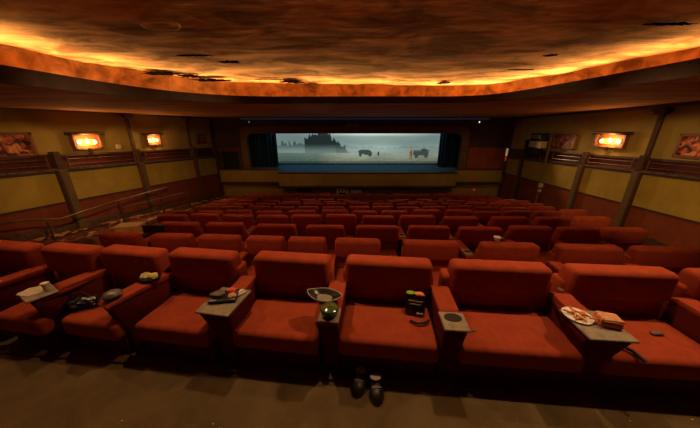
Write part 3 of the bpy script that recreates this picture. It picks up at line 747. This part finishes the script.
bm = B(); lathe(bm, [(.086, 0), (.08, .018), (.055, .03), (.01, .036)], cz=.06, n=24); build('lid', bm, mat('green_glass_lid', (.05, .08, .02), .15, .9), t)
# snack packet standing on seat 6 against arm
t = node('snack_packet', W(6, .30, -.15, .478), -.25, 'black snack packet with green and orange top, lying on seat', 'snack packet')
bm = B(); box(bm, 0, 0, .115, .21, .05, .23, .018, 2)
for v in bm.verts: v.co.y += .35*(v.co.z); v.co.z *= .9
build('packet', bm, BLACKG, t)
def onpk(nm, x, z, a, h, m):
    bm = B(); box(bm, x, -.032+.35*z, z*.9, a, .006, h, 0); build(nm, bm, m, t, False)
bm = B(); lump(bm, -.06, .07, .215, .05, .03, .02, .15); build('label_patch', bm, mat('pack_green', (.25, .42, .03), .4), t)
bm = B(); lump(bm, .03, .07, .215, .06, .03, .02, .15); build('label_patch', bm, mat('pack_orange', (.75, .25, .05), .4), t)
onpk('print_line', 0, .16, .15, .018, mat('pack_print', (.30, .26, .2), .5)); onpk('print_line', 0, .125, .12, .012, MATS['pack_print']); onpk('print_line', .05, .03, .07, .02, WHITE)
bm = B(); tube(bm, [(0, 0, 0), (.06, -.06, .012), (.14, -.05, .012), (.20, -.01, .012)], .012); o = build('black_strap', bm, BLACK); o.location = W(6, .24, -.26, .482)
tag(o, 'short black strap lying on the seat below the snack packet', 'strap')
bm = B(); tube(bm, [(0, 0, 0), (.13, .0, 0)], .008, 8); o = build('pen', bm, mat('pen_grey', (.12, .11, .09), .4)); o.location = W(7, -.47, -.36, .47)
tag(o, 'thin dark pen lying on the seat right of the cupholder', 'pen')
# sandwich plate on the wide tray
t = node('fries_plate', ARM(8, -.36, -.10), 0, 'white plate of golden fries on the rightmost tray', 'plate')
bm = B(); lathe(bm, [(.06, 0), (.115, .012), (.12, .016), (.10, .013), (.05, .008)], n=24); build('plate', bm, WHITE, t)
FRY = mat('golden_fries', (.70, .34, .10), .6, .3, noise=20, col2=(.50, .16, .05)); rnd = random.Random(3)
for k in range(18):
    bm = B(); a = rnd.uniform(0, PI); x, y = rnd.gauss(0, .035), rnd.gauss(0, .035); box(bm, 0, 0, 0, .075, .014, .014, .003, 1, rot=(a, 'Z')); bmesh.ops.translate(bm, verts=bm.verts[:], vec=(x, y, .022+k*.0016)); build('fry', bm, FRY, t)
t = node('toasted_sandwich', ARM(8, -.44, .095), -.3, 'thick red toasted sandwich beside the plate of fries', 'sandwich')
def bread(nm, z, h, m, s=1.0):
    bm = B(); box(bm, 0, 0, z, .17*s, .13*s, h, .03, 4)
    for v in bm.verts: v.co += Vector((random.uniform(-.004, .004), random.uniform(-.004, .004), random.uniform(-.003, .003)))
    build(nm, bm, m, t)
bread('bread_slice', .018, .032, mat('red_crust', (.50, .13, .04), .6, .3, noise=40, col2=(.70, .30, .12))); bread('filling', .042, .02, REDF, .96); bread('bread_slice', .068, .034, mat('toast', (.50, .15, .05), .6, .3, noise=45, col2=(.72, .38, .18)), .98)
# phone, strap and silver clasp on seat 8
t = node('phone', W(8, -.30, -.24, .477), .1, 'black phone lying on the seat right of the sandwich tray', 'phone')
bm = B(); box(bm, 0, 0, .008, .17, .085, .014, .005, 2); build('phone_body', bm, BLACK, t)
bm = B(); box(bm, .0, 0, .016, .15, .07, .002); build('display', bm, BLACKG, t)
bm = B(); tube(bm, [(0, 0, 0), (.07, -.07, .012), (.12, -.16, .010), (.14, -.25, -.012)], .016); o = build('dark_strap', bm, BLACK); o.location = W(8, -.40, -.36, .485)
tag(o, 'curved dark strap hanging over the seat edge by the sandwich tray', 'strap')
bm = B(); box(bm, 0, 0, .008, .11, .05, .016, .006, 1); o = build('silver_clasp', bm, STEEL); o.location = W(8, .20, -.24, .475)
tag(o, 'small silver clasp on the rightmost seat cushion', 'clasp')
bm = B(); lathe(bm, [(.03, 0), (.03, .012)], n=16); o = build('silver_ashtray', bm, STEEL); o.location = ARM(8, .0, -.0)+Vector((0, .02, .03)); tag(o, 'small silver disc on the armrest behind the sandwich tray', 'disc')

# pair of black shoes on the floor
def shoe(loc, rz, label):
    t = node('shoe', loc, rz, label, 'shoe', 'pair of black shoes on the aisle floor'); t.scale = (1.40, .84, 1.15)
    # local: toe toward -y ; heel opening toward +y
    bm = B(); n = 24; secs = [(0, 1.0), (.022, 1.0)]
    def outline(k, s):
        a = 2*PI*k/n; x = .048*math.cos(a)*(1.12 if math.sin(a) < 0 else .92); y = .145*math.sin(a); return x*s, y*s
    ra = [[bm.verts.new((*outline(k, s), z)) for k in range(n)] for z, s in secs]
    for k in range(n): bm.faces.new((ra[0][k], ra[0][(k+1) % n], ra[1][(k+1) % n], ra[1][k]))
    bm.faces.new(list(reversed(ra[0]))); bm.faces.new(ra[1]); build('sole', bm, mat('sole_rubber', (.03, .025, .02), .7), t)
    bm = B(); g = bmesh.ops.create_uvsphere(bm, u_segments=24, v_segments=14, radius=1)
    for v in g['verts']:
        x, y, z = v.co; h = .058 if y < .1 else .058+.045*min(1, (y-.1)/.5)
        v.co = Vector((x*.047*(1.1 if y < 0 else .93), y*.14, .022+max(z, -.05)*h))
        if y > .25 and z > .55: v.co.z -= .0
    build('upper', bm, mat('shoe_leather', (.012, .010, .009), .4, .5), t)
    bm = B(); lathe(bm, [(.034, 0), (.038, .006), (.032, .010)], 0, .080, .110, 20, 1, 1.25); build('insole', bm, mat('insole_grey', (.30, .24, .17), .8), t)
    bm = B(); lathe(bm, [(.040, 0), (.040, .03), (.037, .032)], 0, .085, .08, 20, 1, 1.28); build('collar', bm, mat('shoe_collar', (.015, .012, .012), .6), t)
    bm = B(); box(bm, 0, -.015, .082, .065, .02, .006, .002, 1); box(bm, 0, -.04, .078, .06, .008, .006, .002, 1); build('strap', bm, mat('shoe_strap', (.10, .08, .06), .4, .5), t)
shoe((.09, 1.80, 0), -.25, 'black shoe with pale insole on the floor, left of the pair')
shoe((.25, 1.73, 0), .02, 'black shoe with pale insole on the floor, right of the pair')
# torn paper on the edging strip
for k, (x, y, l) in enumerate(((.92, 1.74, 'crumpled tan paper scrap on the floor edge below the cupholder'),)):
    bm = B(); nx = 8
    G = [[bm.verts.new((i*.035-.14, j*.02-.03, .004+random.uniform(0, .018))) for i in range(nx+1)] for j in range(4)]
    for j in range(3):
        for i in range(nx): bm.faces.new((G[j][i], G[j][i+1], G[j+1][i+1], G[j+1][i]))
    bmesh.ops.solidify(bm, geom=bm.faces[:], thickness=.003)
    o = build('paper_scrap', bm, mat('tan_scrap', (.24, .16, .09), .8, noise=20, col2=(.10, .06, .03)), smooth=False); o.location = (x, y, .004); tag(o, l, 'paper')
# crumbs on the near floor and rubbish on the left aisle
bm = B(); rnd = random.Random(11)
for k in range(60):
    x, y = rnd.uniform(-2.2, 3.0), rnd.uniform(.75, 1.5); s = rnd.uniform(.003, .010); lump(bm, x, y, s*.5, s, s*.8, s*.5, .3, 1)
o = build('crumbs', bm, mat('crumb', (.55, .32, .12), .8)); o['kind'] = 'stuff'; tag(o, 'pale popcorn crumbs scattered over the brown floor', 'crumbs')
bm = B(); cols = [mat('litter_tan', (.50, .26, .10), .8), mat('litter_dark', (.08, .03, .015), .8), mat('litter_red', (.26, .06, .02), .8)]
for k in range(420):
    y = rnd.uniform(4.6, 17.5); x = rnd.uniform(-9.05, -8.9) if k % 3 else rnd.uniform(-8.3, -7.85); s = rnd.uniform(.05, .20); z = WLft.base(y)+.015
    box(bm, x, y, z+.02, s*1.8, s*.9, .03, 0, rot=(rnd.uniform(0, 3), 'Z'), mi=rnd.randrange(3))
o = build('aisle_litter', bm, None, smooth=False, mats=cols); o['kind'] = 'stuff'; tag(o, 'torn paper and rubbish strewn along the left aisle floor', 'litter')
# box on the left beside the second row
t = node('cardboard_box', (-6.6, 7.0, rowz(4)), .2, 'orange cardboard box standing in the left aisle', 'box')
bm = B(); box(bm, 0, 0, .34, .62, .4, .68, .01, 1); build('carton', bm, mat('cardboard', (.62, .27, .07), .8, noise=6, col2=(.45, .18, .05)), t)
bm = B(); box(bm, 0, -.02, .69, .64, .42, .02); build('flap', bm, mat('cardboard_light', (.55, .32, .14), .8), t)
# black seat-back screen leaning on the first row seat
t = node('tablet', (-3.66, ROWS[1]+.33, rowz(1)+1.02), .05, 'dark flat tablet standing on a seat back at the left', 'tablet')
bm = B(); box(bm, 0, .0, .08, .40, .02, .16, .008, 1); build('case', bm, mat('tablet_dark', (.035, .03, .024), .5, .4), t)
bm = B(); box(bm, 0, -.011, .08, .36, .004, .13); build('display', bm, BLACKG, t)
s8 = SEATS[(1, 8)]
t = node('drink_tray', (SEATS[(1, 8)].location.x-.56, 3.30, rowz(1)+.712), 0, 'pale tray with a black cup on an armrest in the second row', 'tray')
bm = B(); box(bm, 0, 0, .01, .34, .26, .02, .006, 1); build('tray', bm, TRAY, t)
bm = B(); lathe(bm, [(.045, 0), (.055, .09), (.058, .10)], 0, .03, .02, 16); build('cup', bm, BLACKG, t)
bm = B(); lathe(bm, [(.040, 0), (.046, .05)], n=16); lathe(bm, [(.060, 0), (.060, .016), (.045, .022)], cz=.05, n=16); o = build('white_lid_cup', bm, WHITE)
o.location = (2.55, 3.90+.07, rowz(1)+1.03); tag(o, 'white lidded cup balanced on a headrest right of centre', 'cup')
